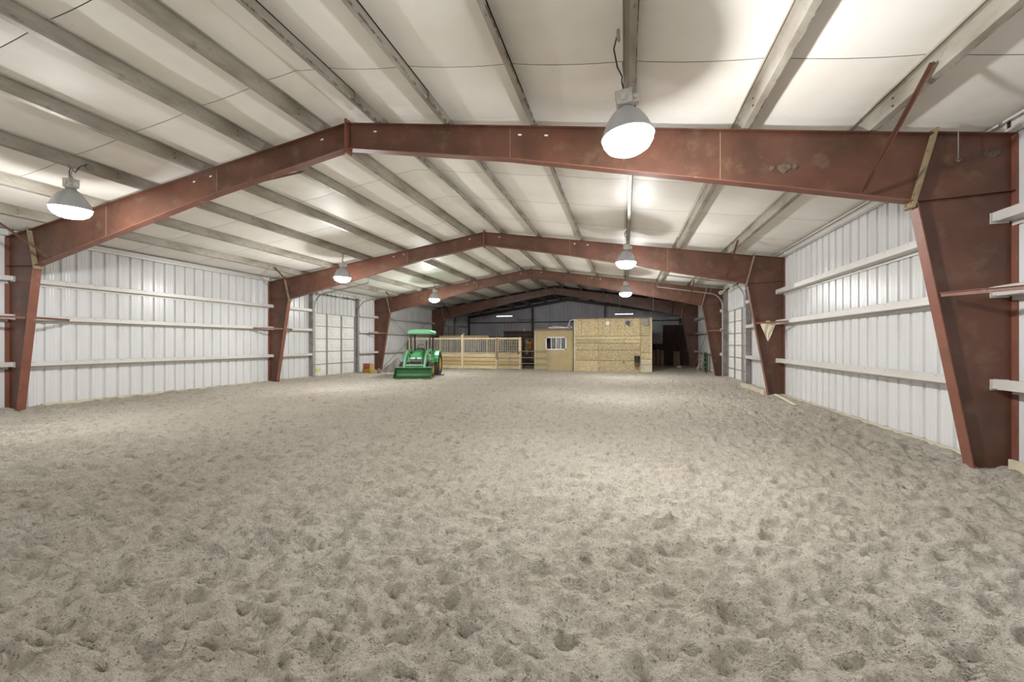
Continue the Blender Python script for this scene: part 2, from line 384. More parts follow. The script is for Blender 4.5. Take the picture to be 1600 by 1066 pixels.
# ------------------------------------------------------------------ steel portal frames
KX, KZ, BX = XR-.955, 3.336, XR-.382          # knee corner, base of the inner flange
TX = 3.68                                     # top of the knee splice
RB = [(XA, HA-.45), (-1.75, rz(-1.75)-.52), (1.28, rz(1.28)-.71), (KX-.02, KZ+.0)]   # rafter soffit
def build_frame(yk):
    root = thing('steel_frame', '', 'frame', (XA, yk, 0))
    FW, T = .08, .012
    def loc(mb): mb.v = [(x-XA, y, z) for x, y, z in mb.v]; return mb
    for sgn in (1, -1):
        X = (lambda x: x) if sgn > 0 else mx
        def pr(poly, a, b):
            mb = MB(); mb.prism([(X(x), z) for x, z in poly], a, b); return loc(mb)
        def flange(p, q, hw=FW, t=T, side=1):
            d = np.array(q, float)-np.array(p, float); d /= np.linalg.norm(d); n = np.array((-d[1], d[0]))*t*side
            return pr([p, q, (q[0]+n[0], q[1]+n[1]), (p[0]+n[0], p[1]+n[1])], -hw, hw)
        web = pr([(XR, -.25), (XR, rz(XR)), (TX, rz(TX)), (KX, KZ), (BX+.043, -.25)], -.005, .005).build('column', M_RED, root)
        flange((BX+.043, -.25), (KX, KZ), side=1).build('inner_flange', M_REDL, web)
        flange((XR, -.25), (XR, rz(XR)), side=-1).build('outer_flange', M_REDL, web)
        flange((TX, rz(TX)), (XR, rz(XR)), side=1).build('cap_flange', M_RED, web)
        flange((KX+.01, KZ), (XR-.012, KZ+.045), hw=.072, t=.01).build('stiffener', M_RED, web)
        # splice plates with bolts
        a = np.array((KX-.045, KZ-.075)); b = np.array((TX+.012, rz(TX)+.06))
        for nm, off in (('column_end_plate', 1), ('rafter_end_plate', -1)):
            pl = flange(a, b, hw=.085, t=.016, side=-off).build(nm, M_DUST, root)
        d = (b-a)/np.linalg.norm(b-a); bo = MB()
        for t in (.05, .17, .33, .52, .72, .86, .96):
            for yy in (-.052, .052):
                p = a+d*np.linalg.norm(b-a)*t; nn = np.array((-d[1], d[0]))
                for s0, s1 in ((.016, .034), (-.03, -.016)):
                    u = p+nn*s0; v = p+nn*s1; bo.tube([(X(u[0]), yy, u[1]), (X(v[0]), yy, v[1])], .013, 6)
        o = loc(bo).build('splice_bolts', M_DUST, pl); o['kind'] = 'stuff'
        # rafter
        top = [(TX-.02, rz(TX-.02)), (XA, HA)]
        raf = pr([(XA, HA)] + [(x, z) for x, z in RB] + [(KX-.02, KZ)] + [top[0]], -.005, .005) if False else \
            pr(RB + [(TX-.02, rz(TX-.02)), (XA, HA)], -.005, .005)
        raf = raf.build('rafter', M_RED, root)
        flange((XA, HA), (TX-.02, rz(TX-.02)), side=-1).build('top_flange', M_RED, raf)
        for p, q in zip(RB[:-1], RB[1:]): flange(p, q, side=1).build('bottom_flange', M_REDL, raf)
        for x, zb in ((-1.75, RB[1][1]), (1.28, RB[2][1])):
            pr([(x-.004, zb), (x+.004, zb), (x+.004, rz(x)), (x-.004, rz(x))], -.009, .009).build('weld_seam', M_DUST, raf)
        for x in (-4.2, -1.62, -1.2):  # white patches painted for light showing through the bolt slots
            pr([(x, rz(x)-.10), (x+.055, rz(x)-.108), (x+.055, rz(x)-.133), (x, rz(x)-.125)], -.0075, .0075).build('lit_slot_patch', M_WHITE, raf)
        # flange braces up to the purlin, and out to the middle girt
        for s in (-1, 1):
            mb = MB(); mb.bar((X(2.93), s*.075, 3.485), (X(2.97), s*1.27, rz(2.97)+.1), .045, .006, (1, 0, 0)); mb.bar((X(2.91), s*.075, 3.485), (X(2.95), s*1.27, rz(2.97)+.1), .006, .045, (1, 0, 0))
            loc(mb).build('flange_brace', M_RED, root)
            if s > 0:
                mb = MB(); mb.bar((X(-2.87), .06, rz(-2.87)-.485), (X(-2.87), 1.0, rz(-2.87)+.05), .04, .006, (1, 0, 0)); mb.bar((X(-2.85), .06, rz(-2.87)-.485), (X(-2.85), 1.0, rz(-2.87)+.05), .006, .04, (1, 0, 0))
                loc(mb).build('flange_brace', M_RED, root)
            mb = MB(); mb.bar((X(3.72), s*.09, 2.165), (X(4.25), s*.98, 2.165), .006, .05); mb.bar((X(3.72), s*.09, 2.188), (X(4.25), s*.98, 2.188), .05, .006)
            loc(mb).build('column_brace', M_REDL, root)
    for s in (-1, 1):
        mb = MB(); mb.box(s*.009-.008, s*.009+.008, -.085, .085, HA-.53, HA+.07); mb.build('ridge_plate', M_REDL, root)
    return root
FL = ['nearest red steel portal frame spanning the roof in the foreground', 'red steel portal frame second from the viewer, beside the roll-up doors',
      'red steel portal frame third from the viewer, behind the green tractor', 'farthest red steel portal frame, dim, above the stalls and plywood room']
F0 = build_frame(FY[0])
frames = [F0] + [clone(F0, None, location=(XA, y, 0)) for y in FY[1:]]
for f, l in zip(frames, FL): f['label'] = l; f['group'] = 'red steel frames along the arena'

# ------------------------------------------------------------------ purlins, eave struts, girts
LIM = [-2.0] + FY + [YE-.02]
def lap_bolts(x, side, y):
    mb = MB(); c = math.cos(math.atan(SL))
    for dy in (.06, -1.22):
        for n in (.06, .15): mb.tube([(x-side*.008, y-.66+dy+.1, rz(x)+n), (x-side*.02, y-.66+dy+.1, rz(x)+n)], .011, 6)
    return mb
PN = ['uppermost', 'second', 'third', 'fourth', 'fifth', 'lowest']
for side in (1, -1):
    for k, x in enumerate(PX):
        xx = x if side > 0 else mx(x)
        hang = k == 3
        lab = f"galvanized roof purlin {PN[k]} down from the ridge on the {'right' if side>0 else 'left'} slope" + (", with the lamps" if hang else "")
        root = thing('roof_purlin', lab, 'purlin', (xx, 0, rz(xx)), group='galvanized roof purlins')
        sl = -SL*side
        sec = skin([(-side*.065, .188+.0), (-side*.068, .205), (0, .205), (0, .012), (side*.068, .012-SL*.0), (side*.074, .028)], .005)
        for b in range(5):
            off = .012*(b % 2)
            mb = MB(); mb.prism([(p+off*side, q+p*sl+off) for p, q in sec], LIM[b]-.62, min(LIM[b+1]+.62, YE-.02)); pl = mb.build('purlin_length', M_PURL, root)
            mb = MB(); lx = side*.0725+off*side; mb.prism([(lx-.006, .010+(side*.07)*sl+off), (lx+.004, .010+(side*.07)*sl+off), (lx+.008, .030+(side*.07)*sl+off), (lx+.001, .030+(side*.07)*sl+off)], LIM[b]-.6, min(LIM[b+1]+.6, YE-.03)); mb.build('dirty_lip', M_LIP, pl)
        bo = MB()
        for y in FY[:3]:
            for yy in (y-.55, y+.55):
                for n in (.06, .15): bo.tube([(-side*.001, yy, n), (-side*.016, yy, n)], .012, 6)
        o = bo.build('lap_bolts', M_DARKST, root); o['kind'] = 'stuff'
    x = XR-.02 if side > 0 else XL+.02
    root = thing('eave_strut', f"dented galvanized eave strut above the {'right' if side>0 else 'left'} wall", 'strut', (x, 0, rz(x)), group='eave struts')
    sec = skin([(-side*.075, .15), (-side*.075, .17), (0, .17), (0, .02), (-side*.075, .032), (-side*.078, .052)], .005)
    for b in range(5):
        mb = MB(); mb.prism(sec, LIM[b]+.03, LIM[b+1]-.03); mb.build('strut_length', M_GIRT, root)
GZ = [1.03, 2.14, 3.03]; GNm = ['lower', 'middle', 'upper']
def girt(side, lev, a, b, where, clip=(True, True), m=M_GIRT):
    x = XR-.005 if side > 0 else XL+.005; z = GZ[lev]
    root = thing('wall_girt', f"{GNm[lev]} girt on the {'right' if side>0 else 'left'} wall, {where}", 'girt', (x, a, z), group='wall girts')
    sec = skin([(0, -.06), (0, 0), (-side*.185, 0), (-side*.185, .105), (-side*.168, .112)], .005)
    MB().prism(sec, .03, b-a-.03).build('channel', m, root)
    h = MB()
    for j in range(int((b-a)/.6)):
        yy = .3+j*.6; h.box(*sorted((-side*.1855, -side*.1905)), yy, yy+.03, .082, .09)
    if h.v: o = h.build('fastener_slots', M_DARKST, root); o['kind'] = 'stuff'
    for c, yy in zip(clip, (.006, b-a-.006)):
        if c:
            y2 = yy+.09*(1 if yy < .1 else -1); y0, y1 = sorted((yy, y2))
            mb = MB(); mb.box(*sorted((-side*.02, -side*.20)), *sorted((yy, yy+(.008 if yy < .1 else -.008))), -.02, .11)
            mb.box(*sorted((-side*.06, -side*.205)), y0, y1, .004, .012); mb.build('clip', m, root)
bw = ['before the first frame', 'first to second frame', 'second to third frame', 'third to fourth frame', 'last bay']
for side in (1, -1):
    dr = [(17.0, 20.75)] if side > 0 else [(15.95, 19.45), (29.25, 32.75)]
    for b in range(5):
        a0, b0 = ([.5] + FY)[b], (FY+[YE])[b]
        seg = [(a0, b0, bw[b])]
        for p, q in dr:
            if a0 < p < b0:
                seg = [(a0, p, bw[b]+' before the door'), (q, b0, bw[b]+' beyond the door')]
        for lev in range(3):
            for (p, q, wh) in seg: girt(side, lev, p, q, wh)

# gable girts, posts
for z, nm in ((2.1, 'lower'), (3.4, 'upper')):
    root = thing('gable_girt', f"{nm} dark girt across the far gable wall", 'girt', (XA, YE-.1, z), group='gable girts')
    MB().box(XL+.1-XA, XR-.1-XA, -.09, .09, -.005, .005).box(XL+.1-XA, XR-.1-XA, -.095, -.085, 0, .09).build('channel', M_DARKST, root)
for x, w in ((-7.8, 'left of the ridge'), (-1.6, 'right of the ridge'), (XL+.2, 'in the left corner'), (XR-.2, 'in the right corner')):
    root = thing('gable_post', f"dark steel post on the far gable wall {w}", 'post', (x, YE-.34, 0), group='gable posts')
    h = rz(x)-.24
    MB().box(-.06, .06, -.1, -.088, -.1, h).box(-.06, .06, .088, .1, -.1, h).build('flange', M_DARKST, root); MB().box(-.005, .005, -.088, .088, -.1, h).build('web', M_DARKST, root)
mb = MB()
for x0, x1 in ((XL+.1, XA), (XA, XR-.1)): mb.prism([(x0, rz(x0)-.22), (x1, rz(x1)-.22), (x1, rz(x1)), (x0, rz(x0))], YE-.28, YE-.2)
tag(mb.build('gable_rafter', M_DARKST), 'dark steel rafter following the far gable', 'beam')
# brace rods
def rod(p, q, label):
    mb = MB(); mb.tube([p, q], .012, 6); tag(mb.build('brace_rod', M_JAMB), label, 'brace', 'wall brace rods')
rod((XL+.22, 21.4, 3.7), (XL+.22, 28.4, .1), 'thin steel brace rod falling away along the left wall behind the tractor')
rod((XL+.25, 21.4, .1), (XL+.25, 28.4, 3.7), 'thin steel brace rod rising away along the left wall behind the tractor')
rod((XR-.22, 21.4, 3.7), (XR-.22, 28.4, .1), 'thin steel brace rod falling away along the right wall past the third frame')
rod((XL+.22, 32.8, 2.9), (XL+.22, 35.2, .3), 'thin steel brace rod beyond the farthest roll-up door')

# ------------------------------------------------------------------ roll-up doors
def door(name, side, y0, y1, label, rows=5, cols=3):
    x = XR+.03 if side > 0 else XL-.03; inn = -side
    H = 3.0
    root = MB().box(*sorted((x+side*.03, x+side*.045)), y0, y1, -.1, H).build(name, M_DOOR); struct(root, label)
    ch = H/rows; cw = (y1-y0)/cols
    first = None
    for r in range(rows):
        for c in range(cols):
            if first is None:
                mb = MB(); w = cw-.03; h = ch-.025; pts = [(0, 0)]
                for k in range(1, 4):
                    zz = h*k/4; pts += [(zz-.012, 0), (zz-.006, -.012), (zz+.006, -.012), (zz+.012, 0)]
                pts.append((h, 0)); n = len(pts)
                for yy in (0, w):
                    for z, d in pts: mb.v.append((x+side*.012+inn*d*1.0, yy, z))
                mb.f = [(i, i+1, n+i+1, n+i) for i in range(n-1)]
                first = mb.build('door_panel', M_DOOR, root); o = first
            else: o = clone(first, root)
            o.location = (0, y0+c*cw+.015, r*ch+.012)
    for c in range(cols+1):
        yy = y0+c*cw; MB().box(*sorted((x+side*.005, x+inn*.035)), max(y0, yy-.035), min(y1, yy+.035), 0, H).build('stile', M_STILE, root)
    for r in range(1, rows+1):
        MB().box(*sorted((x+side*.008, x+inn*.012)), y0, y1, r*ch-.018, r*ch+.014).build('section_rail', M_STILE, root)
    for yy in (y0-.08, y1+.08):               # jamb posts and tracks
        MB().box(*sorted((x+inn*.02, x+inn*.2)), yy-.055 if yy < y0 else yy-.01, yy+.01 if yy < y0 else yy+.055, -.2, 3.98).build('jamb_post', M_JAMB, root)
        s = 1 if yy < y0 else -1
        ty = yy+s*.05; xb = x+inn*.24
        pts = [(xb, ty, .02), (xb, ty, 3.25)]
        for k in range(1, 9):
            a = k/8*math.pi/2*.88; pts.append((xb+inn*.6*(1-math.cos(a)), ty, 3.25+.6*math.sin(a)))
        ex, ez = pts[-1][0], pts[-1][2]; pts.append((ex+inn*2.3, ty, ez+2.3*.17))
        MB().tube(pts, .026, 6).build('track', M_TRACK, root)
        MB().bar(pts[-1], (pts[-1][0], ty, rz(pts[-1][0])+.05), .03, .006).bar(pts[-2], (pts[-2][0], ty, rz(pts[-2][0])+.05), .03, .006).build('track_hanger', M_TRACK, root)
        mb = MB()
        for z in (.5, 1.3, 2.1, 2.9, 3.2, 3.5): mb.box(*sorted((x+inn*.2, xb)), ty-.012, ty+.012, z, z+.02)
        mb.build('track_bracket', M_TRACK, root)
    zs = 3.86; xs = x+inn*.32
    MB().tube([(xs, y0-.05, zs), (xs, y1+.05, zs)], .014, 8).build('torsion_shaft', M_DARKST, root)
    sp = MB()
    for a in (y0+.4, y0+1.8):
        pts = [(xs+.04*math.cos(t*1.1), a+t*.0125, zs+.04*math.sin(t*1.1)) for t in range(0, 80)]
        sp.tube(pts, .009, 4)
    sp.build('torsion_spring', M_DARKST, root)
    for yy in (y0+.02, y1-.02): MB().lathe([(.0, -.02), (.09, -.02), (.07, 0), (.09, .02), (0, .02)], (xs, yy, zs), 14, 'y').build('cable_drum', M_LTBD, root)
    mb = MB()
    for k in range(9):
        yy = y0+.5+k*.27; mb.bar((xs+.03*inn, yy, zs+.02), (xs+inn*.12, yy+random.uniform(-.1, .15), zs+random.uniform(-.1, .1)), .05, .02)
    mb.build('loose_strapping', M_LTBD, root)
    return root
d1 = door('door_1', -1, 16.1, 19.3, 'white sectional roll-up door on the left wall')
MB().box(XL-.015, XL-.012, 16.45, 16.72, .28, .42).build('yellow_label', mat('pale_yellow_label', (.75, .72, .3), .6), d1)
door('door_2', 1, 17.15, 20.6, 'white sectional roll-up door on the right wall', rows=6)
door('door_3', -1, 29.4, 32.6, 'white sectional roll-up door far back on the left wall')

# ------------------------------------------------------------------ lamps
def lamp(x, y, rim, label, tilt=(0, 0), outlet=(.0, .3), boost=1.0):
    px = min(PXS, key=lambda p: abs(p-x)); root = thing('high_bay_lamp', label, 'lamp', (x, y, rim), group='high bay lamps')
    root.rotation_euler = (math.radians(tilt[0]), math.radians(tilt[1]), 0)
    prof = [(.285, 0), (.283, .012), (.262, .06), (.225, .15), (.17, .235), (.115, .29), (.075, .315), (.07, .34)]
    MB().lathe([(.001, .352), (.074, .352), (.078, .336), (.001, .336)], n=24).build('shade_cap', M_SHADE, root)
    MB().lathe(prof + [(r-.006, h-.004) for r, h in prof[::-1]], n=40, closed=True).build('shade', M_SHADE, root, smooth=True)
    MB().lathe([(.287, .006), (.292, 0), (.287, -.012), (.279, -.006)], n=40, closed=True).build('rim_ring', M_SHADE, root, smooth=True)
    MB().lathe([(.279, -.004), (.27, -.06), (.232, -.12), (.16, -.165), (.07, -.185), (.001, -.188)], n=40).build('lens', M_LENS, root, smooth=True)
    b = MB().box(-.085, .085, -.075, .075, .35, .49).box(-.095, .095, -.085, .085, .485, .5).box(-.04, .04, -.085, -.075, .38, .46); b.build('ballast_box', M_BOX, root, bevel=.006)
    b = MB()
    for k in range(5): b.box(-.09, .09, -.07, .07, .36+.026*k, .366+.026*k)
    b.build('cooling_fin', M_BOX, root)
    MB().box(.09, .15, -.04, .04, .36, .45).tube([(.12, -.04, .4), (.12, -.075, .4)], .02, 8).build('capacitor', M_BOX, root)
    MB().tube([(.02, -.1, .32), (.02, -.1, .36)], .006, 6).tube([(-.24, -.1, -.05), (-.24, -.1, -.11)], .006, 6).build('latch', M_BOX, root)
    top = rz(px)+.02-rim
    MB().lathe([(.012, .5), (.03, .51), (.03, .54), (.012, .55)], n=10).tube([(0, 0, .54), (0, 0, .6), (.03, 0, .64), (.03, 0, .68), (px-x, 0, .7), (px-x, 0, top)], .009, 6).build('hook', M_JAMB, root)
    ox, oy = outlet
    box = MB().lathe([(0, 0), (.055, 0), (.06, -.02), (.05, -.03), (.03, -.034), (.001, -.034)], (px-x-.02, oy, top+.05), 16, 'x').build('junction_box', M_JAMB, root)
    pts = [(0, -.02, .55), (-.01, -.02, .62), (.0, .0, .7), ((px-x)*.3-.05, oy*.3, top-.12), ((px-x)*.6-.08, oy*.6, top+.02), (px-x-.05, oy*.85, top+.08), (px-x-.035, oy, top+.05)]
    MB().tube(pts, .008, 6).build('cord', M_BLACK, root)
    li = bpy.data.lights.new('lamp_bulb', 'POINT'); li.energy = LAMP_W*BULB*boost; li.color = (1, .985, .965); li.shadow_soft_size = .08
    lo = bpy.data.objects.new('lamp_bulb', li); COL.objects.link(lo); lo.parent = root; lo.location = (0, 0, -.28)
    l2 = bpy.data.lights.new('lamp_beam', 'SPOT'); l2.energy = LAMP_W*BEAM*boost; l2.color = li.color; l2.shadow_soft_size = .12; l2.spot_size = math.radians(172); l2.spot_blend = .35
    lo = bpy.data.objects.new('lamp_beam', l2); COL.objects.link(lo); lo.parent = root; lo.location = (0, 0, -.2)
    return root
lamp(0.03, 4.82, 3.87, 'lit high bay lamp nearest on the right, in front of the first rafter', (-2, -5), (0, -.35), 1.35)
lamp(0.03, 12.23, 3.87, 'lit high bay lamp second along on the right, before the second rafter', (0, 2))
lamp(0.03, 19.64, 3.87, 'small lit high bay lamp third along on the right, above the plywood room', (0, -1))
lamp(-9.42, 5.08, 3.96, 'lit high bay lamp nearest on the left, at the left end of the first rafter', (2, 4), (0, .32))
lamp(-9.45, 12.45, 3.87, 'lit high bay lamp second along on the left, before the second rafter', (1, 2), (0, .3))
lamp(-9.45, 19.7, 3.87, 'small lit high bay lamp third along on the left, above the tractor', (0, 1), (0, .3))
lamp(0.03, -3.6, 3.87, 'lit high bay lamp behind the viewpoint on the right', boost=.95); lamp(-9.45, -3.6, 3.87, 'lit high bay lamp behind the viewpoint on the left', boost=.95)
for x, w in ((-8.7, 'left, over the stalls'), (-.06, 'right, over the plywood room')):
    root = thing('strip_light', f'white fluorescent strip light at the far end, {w}', 'lamp', (x, 30, 3.6), group='strip lights')
    MB().box(-.61, .61, -.06, .06, .03, .08).build('housing', M_WHITE, root); MB().tube([(-.6, 0, .01), (.6, 0, .01)], .018, 8).build('tube', M_TUBE, root)
    mb = MB()
    for s in (-.5, .5): mb.tube([(s, 0, .08), (s, 0, rz(x)+.2-3.6)], .006, 5)
    mb.build('hanger', M_JAMB, root)

# ------------------------------------------------------------------ tractor (built facing -y, bucket lip at the origin)
def tractor():
    R = thing('tractor', 'green compact tractor with front loader bucket and canopy, by the stalls', 'tractor', (-9.13, 16.70, .0), TH)
    R.scale = (.93, .97, .98)
    # bucket
    prof = [(0, .02), (.33, .02), (.46, .08), (.52, .2), (.52, .36), (.46, .5), (.42, .5), (.48, .36), (.48, .21), (.43, .11), (.32, .055), (0, .035)]
    bk = MB().prism(prof, -.87, .87, 'x').build('bucket', M_GREEND, R)
    for s in (-1, 1):
        MB().prism([(0, .02), (.33, .02), (.46, .08), (.52, .2), (.52, .36), (.46, .5), (.40, .5), (.1, .1)], *sorted((s*.87, s*.89)), 'x').build('side_plate', M_GREEND, bk)
    MB().box(-.89, .89, .39, .48, .495, .52).build('top_lip', M_GREENP, bk); MB().box(-.89, .89, -.05, .06, .012, .03).build('cutting_edge', M_GREEND, bk)
    # loader
    for s in (-1, 1):
        arm = MB()
        P = [(s*.5, .56, .42), (s*.5, .85, .95), (s*.5, 1.3, 1.22), (s*.5, 2.05, 1.3)]
        for p, q in zip(P[:-1], P[1:]): arm.bar(p, q, .09, .14)
        arm.build('loader_arm', M_GREENP, R)
        MB().bar((s*.5, 1.95, .55), (s*.5, 2.1, 1.4), .1, .2).build('loader_mast', M_GREENP, R)
        MB().tube([(s*.5, .6, .3), (s*.5, 1.2, .95)], .03, 8).tube([(s*.42, 2.0, .6), (s*.42, 1.25, 1.1)], .035, 8).build('hydraulic_ram', M_BLUEG, R)
    MB().tube([(-.5, .72, .58), (.5, .72, .58)], .05, 10).build('cross_tube', M_GREENP, R)
    for s in (-.25, .25): MB().box(s-.03, s+.03, .5, .66, .25, .45).build('bucket_bracket', M_GREENP, R)
    # hood: lofted sections
    secs = [(1.0, .26, .72, 1.02), (1.06, .31, .66, 1.14), (1.2, .335, .62, 1.21), (1.55, .34, .62, 1.27), (1.95, .34, .62, 1.31)]
    mb = MB(); n = 12
    for y, hw, zb, zt in secs:
        for k in range(n+1):
            a = math.pi*k/n; mb.v.append((-hw*math.copysign(abs(math.cos(a))**.55, math.cos(a)), y, zb+(zt-zb)*(math.sin(a)**.7 if 0 < k < n else 0)))
    for j in range(len(secs)-1): mb.f += [(j*(n+1)+k, j*(n+1)+k+1, (j+1)*(n+1)+k+1, (j+1)*(n+1)+k) for k in range(n)]
    mb.f += [tuple(range(n+1)), tuple(range((len(secs)-1)*(n+1), len(secs)*(n+1)))[::-1]]
    hood = mb.build('hood', M_GREEN, R, smooth=False)
    MB().box(-.33, .33, .985, 1.05, .62, .96).build('grille_frame', M_GREEN, R); MB().box(-.27, .27, .965, .99, .5, .86).build('grille', M_DKM, R)
    for s in (-1, 1):
        MB().box(*sorted((s*.06, s*.27)), .955, .985, .86, .95).build('headlight', M_WHITE, R)
        MB().tube([(s*.3, .93, .45), (s*.3, .9, .8), (s*.28, .93, .93)], .022, 8).build('guard_tube', M_BLUEG, R)
    MB().tube([(-.3, .9, .78), (.3, .9, .78)], .022, 8).build('guard_bar', M_BLUEG, R)
    MB().box(-.22, .22, 1.0, 2.7, .42, .68).box(-.3, .3, .95, 1.25, .4, .5).build('engine_block', M_DKM, R)
    MB().tube([(-.62, 1.15, .4), (.62, 1.15, .4)], .06, 10).build('front_axle', M_GREEN, R); MB().tube([(-.6, 2.55, .55), (.6, 2.55, .55)], .1, 10).build('rear_axle', M_GREEN, R)
    def wheel(nm, x, y, r, w, s):
        pr = [(r*.62, -w*.5), (r*.8, -w*.56), (r*.95, -w*.5), (r, -w*.3), (r, w*.3), (r*.95, w*.5), (r*.8, w*.56), (r*.62, w*.5)]
        t = MB().lathe(pr, (x, y, r), 30, 'x', closed=True).build(nm, M_TIRE, R)
        MB().lathe([(r*.63, -w*.45), (r*.6, w*.42), (r*.5, w*.3), (r*.45, w*.05*s), (r*.2, w*.1*s), (.001, w*.12*s), (.001, -w*.02), (r*.55, -w*.3)], (x, y, r), 24, 'x').build('rim', M_YEL, t)
        lug = MB(); n = 20
        for k in range(n):
            for h in (-1, 1):
                a = 2*math.pi*(k+(.5 if h > 0 else 0))/n
                p = lambda aa, xx, rr: (x+xx, y+rr*math.cos(aa), r+rr*math.sin(aa))
                lug.bar(p(a, h*w*.04, r*1.01), p(a+.16, h*w*.5, r*.98), r*.075, r*.07, (0, math.cos(a), math.sin(a)))
        lug.build('tread_lugs', M_LUG, t)['kind'] = 'stuff'
    for s in (-1, 1):
        wheel('front_tire', s*.72, 1.15, .36, .22, s); wheel('rear_tire', s*.79, 2.55, .56, .3, s)
        pts = []
        for k in range(9):
            a = math.radians(10+k*17); pts.append((2.55-.66*math.cos(a), .56+.66*math.sin(a)))
        MB().prism(skin(pts, .02), *sorted((s*.42, s*.92)), 'x').build('fender', M_GREEN, R)
        MB().prism(pts + [(2.9, .7), (2.1, .6)], *sorted((s*.42, s*.44)), 'x').build('fender_panel', M_GREEN, R)
    MB().box(-.42, .42, 1.95, 2.4, .5, .56).build('foot_deck', M_DKM, R)
    MB().box(-.27, .27, 2.2, 2.65, .9, 1.0).box(-.25, .25, 2.6, 2.72, .95, 1.35).build('seat', M_YEL, R, bevel=.03)
    MB().box(-.2, .2, 1.92, 2.06, 1.2, 1.38).build('dashboard', M_DKM, R)
    MB().tube([(0, 2.0, 1.3), (0, 2.1, 1.42)], .02, 8).tube([(.17*math.cos(a*.524), 2.1+.05*math.sin(a*.524), 1.42+.15*math.sin(a*.524)) for a in range(13)], .014, 6).build('steering_wheel', M_BLACK, R)
    for s in (-1, 1):
        for y, z0 in ((1.9, 1.1), (2.75, .9)): MB().box(s*.5-.035, s*.5+.035, y-.035, y+.035, z0, 2.1).build('canopy_post', M_DKM, R)
    pr = [(-.60, 0), (-.64, .07), (-.57, .17), (-.3, .225), (.3, .225), (.57, .17), (.64, .07), (.60, 0)]
    MB().prism([(x, 2.08+z) for x, z in pr], 1.72, 2.98, 'y').build('canopy', M_ROOF, R, bevel=.02)
    MB().box(-.6, .6, 1.8, 2.9, 2.06, 2.085).build('canopy_liner', M_OLDW, R)
    MB().tube([(.36, 1.7, .95), (.36, 1.7, 1.75)], .03, 8).build('exhaust_pipe', M_BLACK, R)
tractor()

# ------------------------------------------------------------------ small things by the left door
def crate(name, x, y, z, w, d, h, m, label, slats=3, group='boxes by the left door'):
    R = thing(name, label, 'box', (x, y, z), TH*.3, group)
    MB().box(-w/2, w/2, -d/2, d/2, 0, .02).build('bottom', m, R)
    for s in (-1, 1):
        for k in range(slats):
            z0 = h*k/slats+.005; z1 = h*(k+1)/slats-.012
            MB().box(-w/2, w/2, *sorted((s*d/2, s*(d/2-.012))), z0, z1).build('slat', m, R)
        MB().box(*sorted((s*w/2, s*(w/2-.015))), -d/2, d/2, 0, h).build('end_panel', m, R)
    MB().box(-w/2+.02, w/2-.02, -d/2+.02, d/2-.02, .02, h*.8).build('contents', M_OLDW, R)
zf = hz(-12.9, 19.1)+.01
crate('crate', -13.15, 19.35, zf, .4, .32, .27, M_ORG, 'amber slatted crate on the sand left of the yellow pail')
crate('crate', -13.13, 19.36, zf+.28, .38, .3, .27, M_REDB, 'dark red crate stacked on the amber crate')
R = thing('pail', 'yellow pail on the sand below the peach carton by the left door', 'pail', (-12.78, 19.2, zf), 0)
MB().lathe([(.001, 0), (.10, 0), (.125, .3), (.13, .31), (.118, .31), (.095, .02), (.001, .02)], n=20).build('bucket_body', M_YELB, R, smooth=True)
MB().lathe([(.001, .318), (.132, .318), (.132, .3), (.12, .305)], n=20).build('lid', M_YELB, R)
R = thing('carton', 'small peach carton standing on the yellow pail', 'box', (-12.78, 19.2, zf+.32), .3)
MB().box(-.09, .09, -.07, .07, 0, .22).build('carton_body', M_PEACH, R); MB().box(-.092, .092, -.02, .02, .218, .224).build('tape', M_CREAM, R)
R = thing('canister', 'grey canister on the sand beside the third frame column on the left', 'can', (-12.62, 19.6, zf), 0)
MB().lathe([(.001, 0), (.075, 0), (.08, .02), (.08, .22), (.05, .26), (.001, .26)], n=16).build('can_body', M_TARP, R); MB().tube([(-.05, 0, .26), (0, 0, .32), (.05, 0, .26)], .008, 6).build('handle', M_JAMB, R)
# tarp heap
mb = MB(); n = 26
for j in range(n+1):
    for i in range(n+1):
        u, v = i/n*2-1, j/n*2-1; pk = max(0, 1-abs((u-.25)/(1.25 if u < .25 else .75))); h = .8*pk**.9*max(0, 1-v*v)**.7
        mb.v.append((u*.75, v*.5, h+.03*math.sin(7*u+3*v)*min(1, h*3) - .03))
mb.f = [(j*(n+1)+i, j*(n+1)+i+1, (j+1)*(n+1)+i+1, (j+1)*(n+1)+i) for j in range(n) for i in range(n)]
o = mb.build('tarp_heap', M_TARP, smooth=True); o.location = (-12.3, 20.6, .02); o.rotation_euler = (0, 0, TH)
tag(o, 'grey tarp heap on the sand between the column and the tractor', 'tarp')

# ------------------------------------------------------------------ stalls
YS = 24.3
R = thing('horse_stall', 'pine stall front with four rails of boards below pale vertical bars', 'stall', (-9.7, YS, 0))
px_ = [-13.35, -9.74, -7.51, -6.05]
for i, x in enumerate(px_): MB().box(x+9.7-.07, x+9.7+.07, -.07, .07, -.1, 2.12 if i == 1 else 1.95).build('post', M_PINEL, R)
for a, b in zip(px_[:-1], px_[1:]):
    for k in range(4):
        MB().box(a+9.7+.072, b+9.7-.072, -.045+random.uniform(-.006, .006), .02, .02+k*.238, .02+k*.238+.219).build('plank', random.choice([M_PINE, M_PINE2, M_PINE3]), R, bevel=.014)
    MB().box(a+9.7+.072, b+9.7-.072, -.05, .05, 1.83, 1.93).build('top_rail', M_PINEL, R)
    MB().box(a+9.7+.072, b+9.7-.072, -.04, .03, .975, 1.01).build('sill_rail', M_PINEL, R)
    n = int((b-a)/.112); first = None
    for k in range(1, n):
        xx = a+9.7+(b-a)*k/n
        if first is None: first = MB().tube([(0, 0, 1.0), (0, 0, 1.84)], .017, 6).build('bar', M_BAR, R); first.location.x = xx
        else: clone(first, R, location=(xx, 0, 0))
